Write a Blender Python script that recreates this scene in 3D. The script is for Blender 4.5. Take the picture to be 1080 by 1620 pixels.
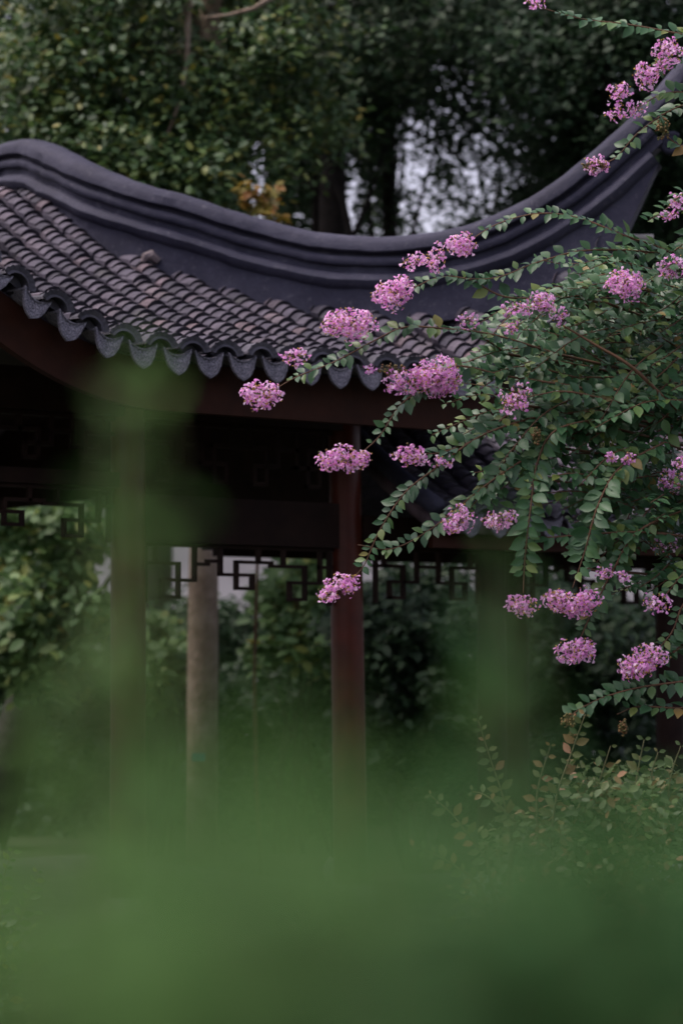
import bpy, math, random
import numpy as np
from mathutils import Matrix, Vector
random.seed(7); rng = np.random.default_rng(11)
for o_ in list(bpy.data.objects): bpy.data.objects.remove(o_)
SC = bpy.context.scene
COL = SC.collection
# ------------------------------------------------------------------ camera
FPX = 3825.0; CAMZ = 1.5; PITCH = math.atan((1057-810)/FPX)
cam_d = bpy.data.cameras.new('camera'); cam = bpy.data.objects.new('camera', cam_d); COL.objects.link(cam)
cam.location = (0, 0, CAMZ); cam.rotation_euler = (math.pi/2+PITCH, 0, 0)
cam_d.sensor_fit = 'VERTICAL'; cam_d.sensor_height = 36.0; cam_d.sensor_width = 24.0; cam_d.lens = 85.0
cam_d.clip_start = 0.05; cam_d.clip_end = 600
cam_d.dof.use_dof = True; cam_d.dof.focus_distance = 10.0; cam_d.dof.aperture_fstop = 2.0
SC.camera = cam
# ------------------------------------------------------------------ light: soft overcast sky
SUN_EL, SUN_AZ = 64, 85          # degrees up; azimuth from behind the camera towards its left
wd = bpy.data.worlds.new('World'); SC.world = wd; wd.use_nodes = True
nt = wd.node_tree; bgn = nt.nodes['Background']
sky = nt.nodes.new('ShaderNodeTexSky'); sky.sky_type = 'NISHITA'; sky.sun_disc = False
sky.sun_elevation = math.radians(SUN_EL); sky.dust_density = 4.0; sky.air_density = 1.0; sky.ozone_density = 2.0
sun_dir = Vector((-math.sin(math.radians(SUN_AZ))*math.cos(math.radians(SUN_EL)), -math.cos(math.radians(SUN_AZ))*math.cos(math.radians(SUN_EL)), math.sin(math.radians(SUN_EL))))
sky.sun_rotation = math.atan2(sun_dir.x, sun_dir.y)
hs = nt.nodes.new('ShaderNodeHueSaturation'); hs.inputs['Saturation'].default_value = .6      # cloud veil: the whole sky is greyer
tn = nt.nodes.new('ShaderNodeMix'); tn.data_type = 'RGBA'; tn.blend_type = 'MULTIPLY'; tn.inputs[0].default_value = 1; tn.inputs[7].default_value = (1.12, .97, 1.0, 1)
nt.links.new(sky.outputs[0], hs.inputs['Color']); nt.links.new(hs.outputs[0], tn.inputs[6]); nt.links.new(tn.outputs[2], bgn.inputs[0]); bgn.inputs[1].default_value = 0.11
sl = bpy.data.lights.new('sun', 'SUN'); sl.energy = 1.0; sl.angle = math.radians(25); sl.color = (1, .96, .92)
so = bpy.data.objects.new('sun', sl); COL.objects.link(so); so.rotation_euler = (-sun_dir).to_track_quat('-Z', 'Y').to_euler()
so.location = (0, 0, 30)
SC.view_settings.view_transform = 'Standard'; SC.view_settings.look = 'None'; SC.view_settings.gamma = 1
SC.view_settings.use_curve_mapping = False; SC.view_settings.exposure = 1.12
SC.cycles.use_denoising = True; SC.cycles.max_bounces = 8; SC.cycles.diffuse_bounces = 5; SC.cycles.transmission_bounces = 4

# ------------------------------------------------------------------ helpers
def at(px, py, Y):
    x = (px-540)/FPX; v = (810-py)/FPX; c, s = math.cos(PITCH), math.sin(PITCH)
    t = Y/(c-s*v)
    return np.array([x*t, Y, CAMZ+t*(s+c*v)])
def proj(p):
    p = np.atleast_2d(p); c, s = math.cos(PITCH), math.sin(PITCH); z = p[:, 2]-CAMZ
    d = p[:, 1]*c+z*s; v = -p[:, 1]*s+z*c
    return 540+FPX*p[:, 0]/d, 810-FPX*v/d
def mesh(name, V, Fs, smooth=False):
    me = bpy.data.meshes.new(name)
    me.from_pydata([tuple(map(float, v)) for v in V], [], [tuple(map(int, f)) for f in Fs]); me.update()
    if smooth: me.polygons.foreach_set('use_smooth', [True]*len(me.polygons))
    return me
def mesh_np(name, V, F, smooth=False):
    """V (n,3) array, F (m,k) int array of equal-sided faces"""
    me = bpy.data.meshes.new(name); k = F.shape[1]; m = len(F)
    me.vertices.add(len(V)); me.vertices.foreach_set('co', V.astype(np.float32).ravel())
    me.loops.add(m*k); me.loops.foreach_set('vertex_index', F.astype(np.int32).ravel())
    me.polygons.add(m); me.polygons.foreach_set('loop_start', np.arange(0, m*k, k, dtype=np.int32))
    me.polygons.foreach_set('loop_total', np.full(m, k, dtype=np.int32))
    if smooth: me.polygons.foreach_set('use_smooth', np.ones(m, dtype=bool))
    me.update(calc_edges=True); me.validate()
    return me
def obj(name, me, mat=None, parent=None, M=None):
    o = bpy.data.objects.new(name, me); COL.objects.link(o)
    if mat is not None and me is not None and len(me.materials) == 0: me.materials.append(mat)
    if parent is not None: o.parent = parent
    if M is not None: o.matrix_basis = M
    return o
def thing(name, label, cat, loc=(0, 0, 0), group=None):
    o = bpy.data.objects.new(name, None); COL.objects.link(o); o.location = tuple(loc); o.empty_display_size = .2
    return tag(o, label, cat, group)
def tag(o, label, cat, group=None):
    o['label'] = label; o['category'] = cat
    if group: o['group'] = group
    return o
def loc_of(o): return np.array(o.location)
class MB:
    def __init__(s): s.v = []; s.f = []
    def add(s, V, Fs):
        n = len(s.v); s.v += [tuple(v) for v in V]; s.f += [tuple(i+n for i in f) for f in Fs]; return s
    def hexa(s, P):  # 8 points bottom 4, top 4
        return s.add(P, [(3, 2, 1, 0), (4, 5, 6, 7), (0, 1, 5, 4), (1, 2, 6, 5), (2, 3, 7, 6), (3, 0, 4, 7)])
    def box(s, c, h, R=None):
        c = np.array(c, float); R = np.eye(3) if R is None else R
        P = [c+R@(np.array(q)*h) for q in ((-1, -1, -1), (1, -1, -1), (1, 1, -1), (-1, 1, -1), (-1, -1, 1), (1, -1, 1), (1, 1, 1), (-1, 1, 1))]
        return s.hexa(P)
    def tube(s, pts, rad, n=8, cap=True):
        pts = [np.array(p, float) for p in pts]; base = len(s.v); m = len(pts)
        ref = None
        for i, p in enumerate(pts):
            t = pts[min(i+1, m-1)]-pts[max(i-1, 0)]; t = t/(np.linalg.norm(t)+1e-9)
            if ref is None: ref = np.array([0, 0, 1.]) if abs(t[2]) < .9 else np.array([1., 0, 0])
            a = np.cross(t, ref); a /= np.linalg.norm(a)+1e-9; b = np.cross(a, t); ref = b
            r = rad[i] if hasattr(rad, '__len__') else rad
            for k in range(n):
                an = 2*math.pi*k/n; s.v.append(tuple(p+r*(a*math.cos(an)+b*math.sin(an))))
        for i in range(m-1):
            for k in range(n):
                k2 = (k+1) % n; q = base+i*n
                s.f.append((q+k, q+n+k, q+n+k2, q+k2))
        if cap:
            s.f.append(tuple(base+k for k in range(n))); s.f.append(tuple(base+(m-1)*n+k for k in reversed(range(n))))
        return s
    def build(s, name, mat, parent=None, off=None, smooth=False):
        V = np.array(s.v)
        if off is not None: V = V-np.array(off)
        return obj(name, mesh(name, V, s.f, smooth), mat, parent)
# ------------------------------------------------------------------ materials
def nodes(name):
    m = bpy.data.materials.new(name); m.use_nodes = True
    return m, m.node_tree, m.node_tree.nodes['Principled BSDF']
def ramp(t, stops):
    r = t.nodes.new('ShaderNodeValToRGB'); e = r.color_ramp.elements
    while len(e) < len(stops): e.new(.5)
    for x, (p, c) in zip(e, stops): x.position = p; x.color = (*c, 1)
    return r
def noise(t, scale, detail=5, rough=.6, coord='Object'):
    c = t.nodes.new('ShaderNodeTexCoord'); n = t.nodes.new('ShaderNodeTexNoise')
    n.inputs['Scale'].default_value = scale; n.inputs['Detail'].default_value = detail; n.inputs['Roughness'].default_value = rough
    t.links.new(c.outputs[coord], n.inputs['Vector']); return n
def world_noise(t, scale, detail=5, rough=.6):
    g = t.nodes.new('ShaderNodeNewGeometry'); n = t.nodes.new('ShaderNodeTexNoise')
    n.inputs['Scale'].default_value = scale; n.inputs['Detail'].default_value = detail; n.inputs['Roughness'].default_value = rough
    t.links.new(g.outputs['Position'], n.inputs['Vector']); return n
def mixc(t, fac, a, b, mode='MIX'):
    m = t.nodes.new('ShaderNodeMix'); m.data_type = 'RGBA'; m.blend_type = mode
    for sock, val in ((m.inputs[0], fac), (m.inputs[6], a), (m.inputs[7], b)):
        if hasattr(val, 'is_linked') or hasattr(val, 'links'): t.links.new(val, sock)
        elif isinstance(val, tuple): sock.default_value = (*val, 1)
        else: sock.default_value = val
    return m.outputs[2]
def bump(t, b, h, strength=.4, dist=.01):
    n = t.nodes.new('ShaderNodeBump'); n.inputs['Strength'].default_value = strength; n.inputs['Distance'].default_value = dist
    t.links.new(h, n.inputs['Height']); t.links.new(n.outputs[0], b.inputs['Normal'])
def noisy(name, stops, scale=4, rough=.8, bscale=40, bstr=.3, bdist=.01, detail=6, spec=.3):
    m, t, b = nodes(name)
    n = world_noise(t, scale, detail); r = ramp(t, stops); t.links.new(n.outputs[0], r.inputs[0])
    t.links.new(r.outputs[0], b.inputs['Base Color']); b.inputs['Roughness'].default_value = rough
    b.inputs['Specular IOR Level'].default_value = spec
    n2 = world_noise(t, bscale, 6); bump(t, b, n2.outputs[0], bstr, bdist)
    return m
def rnd_value(t):
    g = t.nodes.new('ShaderNodeNewGeometry'); o = t.nodes.new('ShaderNodeObjectInfo')
    a = t.nodes.new('ShaderNodeMath'); a.operation = 'ADD'; t.links.new(g.outputs['Random Per Island'], a.inputs[0]); t.links.new(o.outputs['Random'], a.inputs[1])
    f = t.nodes.new('ShaderNodeMath'); f.operation = 'FRACT'; t.links.new(a.outputs[0], f.inputs[0])
    return f.outputs[0]
def leafmat(name, stops, rough=.5, trans=.25, spec=.35):
    m, t, b = nodes(name)
    r = ramp(t, stops); t.links.new(rnd_value(t), r.inputs[0])
    n = world_noise(t, 1.3, 3)
    r2 = ramp(t, [(.3, (.72, .76, .74)), (.7, (1.18, 1.14, 1.0))]); t.links.new(n.outputs[0], r2.inputs[0])
    c = mixc(t, 1.0, r.outputs[0], r2.outputs[0], 'MULTIPLY')
    t.links.new(c, b.inputs['Base Color']); b.inputs['Roughness'].default_value = rough; b.inputs['Specular IOR Level'].default_value = spec
    tr = t.nodes.new('ShaderNodeBsdfTranslucent'); t.links.new(c, tr.inputs[0])
    mx = t.nodes.new('ShaderNodeMixShader'); mx.inputs[0].default_value = trans
    t.links.new(b.outputs[0], mx.inputs[1]); t.links.new(tr.outputs[0], mx.inputs[2])
    t.links.new(mx.outputs[0], t.nodes['Material Output'].inputs[0])
    return m
def tilemat(name, stops, vary=True):
    m, t, b = nodes(name)
    r = ramp(t, stops); t.links.new(rnd_value(t), r.inputs[0])
    n = world_noise(t, 9, 7, .7); r2 = ramp(t, [(.3, (.62, .62, .64)), (.55, (1, 1, 1)), (.75, (1.25, 1.2, 1.2))]); t.links.new(n.outputs[0], r2.inputs[0])
    c = mixc(t, 1.0, r.outputs[0], r2.outputs[0], 'MULTIPLY')
    n3 = world_noise(t, 3.0, 6, .7); r3 = ramp(t, [(.56, (0, 0, 0)), (.72, (.55, .55, .55))]); t.links.new(n3.outputs[0], r3.inputs[0])
    c = mixc(t, r3.outputs[0], c, (.075, .075, .055))
    ge = t.nodes.new('ShaderNodeNewGeometry'); mp = t.nodes.new('ShaderNodeMapping'); mp.inputs['Scale'].default_value = (9, 9, 1.1); t.links.new(ge.outputs['Position'], mp.inputs['Vector'])
    ns = t.nodes.new('ShaderNodeTexNoise'); ns.inputs['Scale'].default_value = 1.6; ns.inputs['Detail'].default_value = 6; t.links.new(mp.outputs[0], ns.inputs['Vector'])
    rs = ramp(t, [(.32, (.6, .6, .62)), (.5, (1, 1, 1)), (.72, (1.35, 1.33, 1.3))]); t.links.new(ns.outputs[0], rs.inputs[0])
    c = mixc(t, 1.0, c, rs.outputs[0], 'MULTIPLY')
    t.links.new(c, b.inputs['Base Color']); b.inputs['Roughness'].default_value = .7; b.inputs['Specular IOR Level'].default_value = .25
    n2 = world_noise(t, 70, 5); bump(t, b, n2.outputs[0], .35, .006)
    return m
M_TILE = tilemat('grey_clay_tile', [(0, (.04, .038, .054)), (.4, (.066, .06, .084)), (.75, (.088, .078, .104)), (.93, (.115, .096, .118)), (1, (.135, .098, .112))])
M_TEDGE = noisy('shade_blackened_tile_edge', [(.3, (.013, .012, .016)), (.7, (.032, .03, .036))], 20, .9, 60, .3, spec=.1)  # lower edges and undersides: shade under the overlaps painted dark, plus algae blackening
M_EAVE = tilemat('eave_tile', [(0, (.06, .06, .075)), (1, (.095, .092, .115))])
def dripmat():
    m, t, b = nodes('moulded_drip_tile')
    c = t.nodes.new('ShaderNodeTexCoord'); v = t.nodes.new('ShaderNodeTexVoronoi'); v.feature = 'DISTANCE_TO_EDGE'; v.inputs['Scale'].default_value = 62
    n0 = t.nodes.new('ShaderNodeTexNoise'); n0.inputs['Scale'].default_value = 30
    t.links.new(c.outputs['Object'], n0.inputs['Vector'])
    vm = mixc(t, .06, c.outputs['Object'], n0.outputs['Color'])
    t.links.new(vm, v.inputs['Vector'])
    r = ramp(t, [(0, (.035, .035, .05)), (.1, (.16, .158, .2)), (.5, (.22, .215, .265))]); t.links.new(v.outputs['Distance'], r.inputs[0])
    n = world_noise(t, 14, 5); r2 = ramp(t, [(.3, (.7, .7, .7)), (.7, (1.25, 1.22, 1.15))]); t.links.new(n.outputs[0], r2.inputs[0])
    t.links.new(mixc(t, 1.0, r.outputs[0], r2.outputs[0], 'MULTIPLY'), b.inputs['Base Color'])
    b.inputs['Roughness'].default_value = .75; bump(t, b, r.outputs[0], .8, .02)
    return m
M_DRIP = dripmat()
def ridgemat():
    m, t, b = nodes('weathered_ridge_plaster')
    n = world_noise(t, 2.2, 8, .68); r = ramp(t, [(.25, (.02, .021, .036)), (.46, (.033, .034, .056)), (.6, (.047, .048, .074)), (.78, (.1, .1, .13))]); t.links.new(n.outputs[0], r.inputs[0])
    n3 = world_noise(t, 26, 6, .75); r3 = ramp(t, [(.57, (0, 0, 0)), (.7, (.55, .55, .55))]); t.links.new(n3.outputs[0], r3.inputs[0])
    c = mixc(t, r3.outputs[0], r.outputs[0], (.13, .126, .15))
    t.links.new(c, b.inputs['Base Color']); b.inputs['Roughness'].default_value = .7; b.inputs['Specular IOR Level'].default_value = .2
    n2 = world_noise(t, 14, 9, .7); bump(t, b, n2.outputs[0], .6, .02)
    return m
M_RIDGE = ridgemat()
def woodmat(name, c1, c2, rough, spec=.12):
    m, t, b = nodes(name)
    n = world_noise(t, 7, 6); r = ramp(t, [(.3, c1), (.7, c2)]); t.links.new(n.outputs[0], r.inputs[0])
    n3 = world_noise(t, 34, 7, .75); r3 = ramp(t, [(.66, (0, 0, 0)), (.74, (.6, .6, .6))]); t.links.new(n3.outputs[0], r3.inputs[0])
    c = mixc(t, r3.outputs[0], r.outputs[0], tuple(min(1, x*1.7+.012) for x in c2))
    t.links.new(c, b.inputs['Base Color']); b.inputs['Roughness'].default_value = rough; b.inputs['Specular IOR Level'].default_value = spec
    n2 = world_noise(t, 25, 6); bump(t, b, n2.outputs[0], .2, .006)
    return m
M_RED = woodmat('dark_red_lacquer', (.046, .0085, .004), (.082, .0145, .0065), .42, .25)
M_FASCIA = woodmat('red_brown_fascia_paint', (.021, .0075, .004), (.038, .0125, .0065), .6)
M_DARKW = woodmat('dark_brown_wood', (.012, .007, .006), (.024, .013, .01), .6, .08)
M_STONE = noisy('pale_granite', [(.3, (.24, .235, .22)), (.7, (.36, .35, .33))], 8, .85, 60, .3)
M_PAV = noisy('grey_paving', [(.3, (.07, .07, .065)), (.7, (.12, .117, .11))], 5, .9, 50, .3)
M_SOIL = noisy('dark_soil_and_moss', [(.3, (.02, .026, .012)), (.6, (.035, .04, .02)), (.8, (.05, .04, .028))], 2.5, .95, 20, .8, .05)
M_WALL = noisy('whitewashed_plaster', [(.25, (.58, .56, .56)), (.7, (.8, .78, .78))], 1.2, .9, 20, .2)
M_BARK = noisy('dark_bark', [(.3, (.01, .008, .007)), (.7, (.03, .025, .022))], 9, .95, 18, 1.0, .03)
M_PALEBARK = noisy('pale_lichen_bark', [(.25, (.17, .125, .085)), (.5, (.26, .205, .15)), (.75, (.36, .305, .235))], 7, .95, 22, 1.0, .03)
M_TWIG = noisy('brown_twig', [(.3, (.07, .04, .022)), (.7, (.14, .075, .04))], 12, .7, 40, .3)
M_GTWIG = noisy('green_twig', [(.3, (.06, .08, .03)), (.7, (.12, .1, .045))], 12, .7, 40, .3)
M_MYRTLE = leafmat('crape_myrtle_leaf', [(0, (.026, .085, .034)), (.45, (.046, .128, .054)), (.78, (.076, .17, .076)), (.93, (.11, .19, .05)), (.985, (.16, .21, .055)), (1, (.24, .15, .05))], .42, .28, .4)
M_BUSH = leafmat('new_growth_leaf', [(0, (.04, .075, .022)), (.55, (.08, .13, .04)), (.8, (.11, .13, .045)), (.95, (.18, .12, .05)), (1, (.28, .14, .08))], .5, .25)
M_SHOOT = leafmat('orange_shoot_leaf', [(0, (.06, .1, .035)), (.55, (.12, .14, .05)), (.8, (.22, .13, .055)), (1, (.3, .15, .1))], .5, .25)
M_LIT = leafmat('light_green_leaf', [(0, (.035, .08, .032)), (.5, (.062, .122, .046)), (.85, (.11, .18, .05)), (.97, (.19, .21, .045)), (1, (.26, .22, .04))], .5, .25)
M_PALE = leafmat('pale_round_leaf', [(0, (.075, .15, .06)), (.5, (.12, .22, .085)), (.85, (.17, .28, .1)), (.97, (.26, .3, .08)), (1, (.34, .3, .06))], .5, .35)
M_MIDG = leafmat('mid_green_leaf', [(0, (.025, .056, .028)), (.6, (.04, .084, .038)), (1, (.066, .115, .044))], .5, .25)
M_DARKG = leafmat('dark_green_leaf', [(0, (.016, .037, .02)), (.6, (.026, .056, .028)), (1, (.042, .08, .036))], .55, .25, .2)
M_YEL = leafmat('yellowing_leaf', [(0, (.16, .15, .03)), (.6, (.26, .19, .03)), (1, (.3, .13, .03))], .5, .3)
M_FORE = leafmat('hedge_leaf', [(0, (.06, .14, .042)), (.5, (.1, .205, .065)), (1, (.15, .28, .085))], .6, .4, .1)
M_FORE2 = leafmat('deep_green_hedge_leaf', [(0, (.035, .1, .035)), (.5, (.06, .155, .055)), (1, (.1, .22, .07))], .6, .35, .1)
def petalmat():
    m, t, b = nodes('pink_petals')
    r = ramp(t, [(0, (.82, .31, .74)), (.35, (.93, .48, .86)), (.75, (.97, .62, .92)), (1, (.98, .8, .96))]); t.links.new(rnd_value(t), r.inputs[0])
    t.links.new(r.outputs[0], b.inputs['Base Color']); b.inputs['Roughness'].default_value = .7; b.inputs['Specular IOR Level'].default_value = .15
    tr = t.nodes.new('ShaderNodeBsdfTranslucent'); t.links.new(r.outputs[0], tr.inputs[0])
    mx = t.nodes.new('ShaderNodeMixShader'); mx.inputs[0].default_value = .5
    t.links.new(b.outputs[0], mx.inputs[1]); t.links.new(tr.outputs[0], mx.inputs[2]); t.links.new(mx.outputs[0], t.nodes['Material Output'].inputs[0])
    return m
M_PETAL = petalmat()
M_STAMEN = noisy('yellow_stamens', [(.3, (.45, .28, .05)), (.7, (.6, .42, .1))], 30, .8)
M_BUD = leafmat('green_brown_buds', [(0, (.1, .11, .035)), (.5, (.2, .13, .05)), (1, (.26, .12, .06))], .6, .1)

# ------------------------------------------------------------------ setting
g = obj('ground', mesh('ground', [(-300, -60, 0), (300, -60, 0), (300, 500, 0), (-300, 500, 0)], [(0, 1, 2, 3)]), M_SOIL); g['kind'] = 'structure'

# ------------------------------------------------------------------ pavilion frame: u along the front eave, w backwards
TH = math.radians(35); EU = np.array([math.cos(TH), math.sin(TH)]); SW = np.array([-math.sin(TH), math.cos(TH)]); PA = np.array([.02, 13.6])
def W3(u, w, z):
    u, w, z = np.broadcast_arrays(np.asarray(u, float), np.asarray(w, float), np.asarray(z, float))
    xy = PA+u[..., None]*EU+w[..., None]*SW
    return np.concatenate([xy, z[..., None]], -1)
RUW = np.array([[EU[0], SW[0], 0], [EU[1], SW[1], 0], [0, 0, 1.]])     # local (u,w,z) -> world
OV = 1.05; WR = 1.9; UC = -1.25
_q = np.linspace(0, 1, 400)
_s = np.where(_q < .84, .285+.38*_q, (.285+.38*.84)*np.maximum(np.cos(np.clip((_q-.84)/.16, 0, 1)*np.pi/2), 0)**.8)
_z = np.concatenate([[0], np.cumsum((_s[1:]+_s[:-1])/2*(_q[1]-_q[0])*(WR+OV))])
def Pz(w):
    q = (w+OV)/(WR+OV); q = np.where(q > 1, 2-q, q)
    return 3.05+np.interp(q, _q, _z)+np.minimum(q, 0)*(WR+OV)*.285
def lift_e(u):
    return .62*np.clip((u+.05)/1.2, 0, 1.25)**2.2+.75*np.clip((-1.75-u)/1.5, 0, 1.3)**2.0
def roof_z(u, w):
    u = np.asarray(u, float); w = np.asarray(w, float)
    z = Pz(w)+lift_e(u)*np.clip(1-(w+OV)/2.6, 0, 1)
    dh = np.abs(u+w)/1.414                       # distance to the hip line on the right corner
    z = z+.30*np.clip((u+.4)/1.4, 0, 1)*np.exp(-(dh/.33)**2)
    return z
def hip_w(u): return np.clip(-u, -OV-.02, 9)
pav = thing('pavilion', 'dark red timber garden pavilion with upturned grey tiled roof and hanging lattice', 'pavilion', (*PA, 0))
PO = loc_of(pav)
# ---- roof deck
def sheet(name, us, ws_of, zf, mat, parent, off, thick=.07, nv=24):
    V = []; F = []
    for i, u in enumerate(us):
        w0, w1 = ws_of(u)
        for j in range(nv+1):
            w = w0+(w1-w0)*j/nv; V.append(W3(u, w, zf(u, w))-off)
    n = len(V); V += [v-np.array([0, 0, thick]) for v in V]
    m = nv+1
    for i in range(len(us)-1):
        for j in range(nv):
            a = i*m+j; F.append((a, a+m, a+m+1, a+1)); F.append((n+a+1, n+a+m+1, n+a+m, n+a))
    L = len(us)-1
    for j in range(nv): F.append((j, j+1, n+j+1, n+j)); a = L*m+j; F.append((a+1, a, n+a, n+a+1))
    for i in range(L):
        a = i*m; F.append((a+m, a, n+a, n+a+m)); a = i*m+nv; F.append((a, a+m, n+a+m, n+a))
    return obj(name, mesh(name, V, F, True), mat, parent)
U_L, U_R, UG = -3.6, 1.1, -1.0
ULG = -2.25
def front_ws(u, e=.11):
    wt = WR
    if u > UG: wt = max(-OV+.02, min(WR, -u+.0))
    if u < ULG: wt = max(-OV+.02, min(WR, u-U_L-OV))
    return (-OV+e, max(wt, -OV+e+.01))
us = np.linspace(U_L+.02, U_R-.02, 60)
roof = sheet('roof', us, front_ws, lambda u, w: roof_z(u, w)-.055, M_TILE, pav, PO)
# back slope and the two side slopes, seen only from beside the pavilion
def mir(w): return 2*WR-w
def back_z(u, w): return Pz(w)+lift_e(u)*np.clip(1-(mir(w)+OV)/2.6, 0, 1)
def back_ws(u):
    a = front_ws(u); return (mir(a[1]), mir(a[0]))
sheet('back_slope', us, back_ws, lambda u, w: back_z(u, w)-.055, M_TILE, pav, PO)
def side(name, sgn):
    V = []; F = []; n = 20; m = 8
    hu, hw, cu = (UG, 1.0, U_R) if sgn > 0 else (ULG, U_L*-1+ULG-OV, U_L)
    for i in range(n+1):
        w = -OV+(2*WR+2*OV)*i/n
        for j in range(m+1):
            f = j/m
            wf = w if w < WR else mir(w)
            uh = (max(UG, min(U_R, -wf))) if sgn > 0 else (min(ULG, max(U_L, wf+U_L+OV)))
            uu = cu+(uh-cu)*f
            ze = 3.05+.55*abs((w-WR)/(WR+OV))**5
            zh = float(roof_z(uh, wf))-.06
            z = ze+(zh-ze)*f if f < 1 else zh
            V.append(W3(uu, w, z-.04)-PO)
    for i in range(n):
        for j in range(m):
            a = i*(m+1)+j; F.append((a, a+1, a+m+2, a+m+1))
    nV = len(V); V += [v-np.array([0, 0, .06]) for v in V]; F += [tuple(nV+k for k in reversed(f)) for f in F]
    obj(name, mesh(name, V, F, True), M_TILE, pav)
side('side_slope', 1); side('side_slope', -1)

# ---- tiles
def arc_tile(width, rise, length, th, up=1, taper=.0, n=6):
    """local x across, y up the slope (0 = lower edge), z out of the roof"""
    V = []; F = []
    for j, y in enumerate((0, length)):
        for layer in (0, 1):
            for i in range(n+1):
                t = -1+2*i/n; x = t*width/2*(1-taper*j); z = up*rise*(1-t*t)-(0 if layer == 0 else th)
                V.append((x, y, z-(rise if up > 0 else 0)*.0))
    m = n+1; q = lambda j, l, i: j*2*m+l*m+i
    for i in range(n):
        F += [(q(0, 0, i), q(0, 0, i+1), q(1, 0, i+1), q(1, 0, i)), (q(0, 1, i+1), q(0, 1, i), q(1, 1, i), q(1, 1, i+1)),
              (q(0, 1, i), q(0, 1, i+1), q(0, 0, i+1), q(0, 0, i)), (q(1, 0, i), q(1, 0, i+1), q(1, 1, i+1), q(1, 1, i))]
    F += [(q(0, 0, 0), q(1, 0, 0), q(1, 1, 0), q(0, 1, 0)), (q(0, 0, n), q(0, 1, n), q(1, 1, n), q(1, 0, n))]
    return np.array(V), F
CV, CF = arc_tile(.124, .034, .13, .026, 1); CV[:, 2] += .012
PV, PF = arc_tile(.150, .034, .13, .026, -1); PV[:, 2] += .0
# eave end pieces
def fan_tile():
    b = MB(); n = 16; R1 = .098; R0 = .064
    def ring(r, y, sc=0): return [((r+sc*.006*abs(math.sin(i/n*math.pi*8)))*math.sin(-1.25+2.5*i/n), y, (r+sc*.006*abs(math.sin(i/n*math.pi*8)))*math.cos(-1.25+2.5*i/n)*.92-.035) for i in range(n+1)]
    o1 = ring(R1, -.035, 1); i1 = ring(R0, -.03); o2 = ring(R1-.004, -.018, 1); i2 = ring(R0, -.012)
    mid = ring((R1+R0)/2-.004, -.024)
    V = o1+mid+i1+o2+i2; m = n+1
    F = []
    for k in range(n):
        F += [(k, m+k, m+k+1, k+1), (m+k, 2*m+k, 2*m+k+1, m+k+1), (k+1, 3*m+k+1, 3*m+k, k), (2*m+k, 4*m+k, 4*m+k+1, 2*m+k+1), (3*m+k, 3*m+k+1, 4*m+k+1, 4*m+k)]
    F += [(0, 3*m, 4*m, 2*m, m), (n, m+n, 2*m+n, 4*m+n, 3*m+n)]
    b.add(V, F)
    # barrel behind the lip
    t, f = arc_tile(.14, .052, .15, .013, 1); t[:, 1] -= .02; t[:, 2] += .004; b.add(t, f)
    # dark mortar plug under the arch
    P = [(R0*.98*math.sin(-1.3+2.6*i/8), .03, R0*.98*math.cos(-1.3+2.6*i/8)*.92-.035) for i in range(9)]
    b.add(P, [tuple(range(9))])
    return b
def drip_tile():
    b = MB(); n = 10; Wd = .16; H = .126
    top = [(-Wd/2+Wd*i/n, -.02, -.034*(1-(2*i/n-1)**2)+.006) for i in range(n+1)]
    def low(x):
        a = min(1, abs(x)/(Wd/2)); return -.004-H*(1-.34*a-.66*a**4.5)
    def outline(sc, y):
        L = []
        for i in range(n+1):
            x = (-Wd/2+Wd*i/n); L.append((x*sc, y, (-.034*(1-(2*i/n-1)**2)+.006)*1.0-(1-sc)*.06))
        for i in range(n+1):
            x = (Wd/2-Wd*i/n); L.append((x*sc, y-.02*(low(x)/-H), low(x)*sc-(1-sc)*.02))
        return L
    fr = outline(1, -.03); ri = outline(.87, -.03); ins = outline(.86, -.024); bk = outline(.99, -.012)
    N = len(fr); V = fr+ri+ins+bk; F = []
    for k in range(N):
        k2 = (k+1) % N
        F += [(k, k2, N+k2, N+k), (N+k, N+k2, 2*N+k2, 2*N+k), (k2, k, 3*N+k, 3*N+k2)]
    for i in range(n):   # inner face and back as strips between top and bottom runs
        for base, flip in ((2*N, False), (3*N, True)):
            f = (base+i, base+i+1, base+N-2-i, base+N-1-i); F.append(f[::-1] if not flip else f)
    b.add(V, F)
    t, f = arc_tile(.15, .034, .15, .012, -1); t[:, 1] -= .02; b.add(t, f)
    return b
fanb = fan_tile(); dripb = drip_tile()
FAN_ME = mesh('eave_fan_tile', fanb.v, fanb.f); FAN_ME.materials.append(M_EAVE)
DRIP_ME = mesh('drip_tile', dripb.v, dripb.f); DRIP_ME.materials.append(M_DRIP)
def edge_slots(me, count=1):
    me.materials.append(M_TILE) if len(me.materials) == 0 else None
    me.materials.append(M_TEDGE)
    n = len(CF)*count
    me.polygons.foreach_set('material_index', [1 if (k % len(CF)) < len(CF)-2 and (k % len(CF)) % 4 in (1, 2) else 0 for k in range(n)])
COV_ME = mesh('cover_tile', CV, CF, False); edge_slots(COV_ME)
PAN_ME = mesh('pan_tile', PV, PF, False); edge_slots(PAN_ME)

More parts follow.
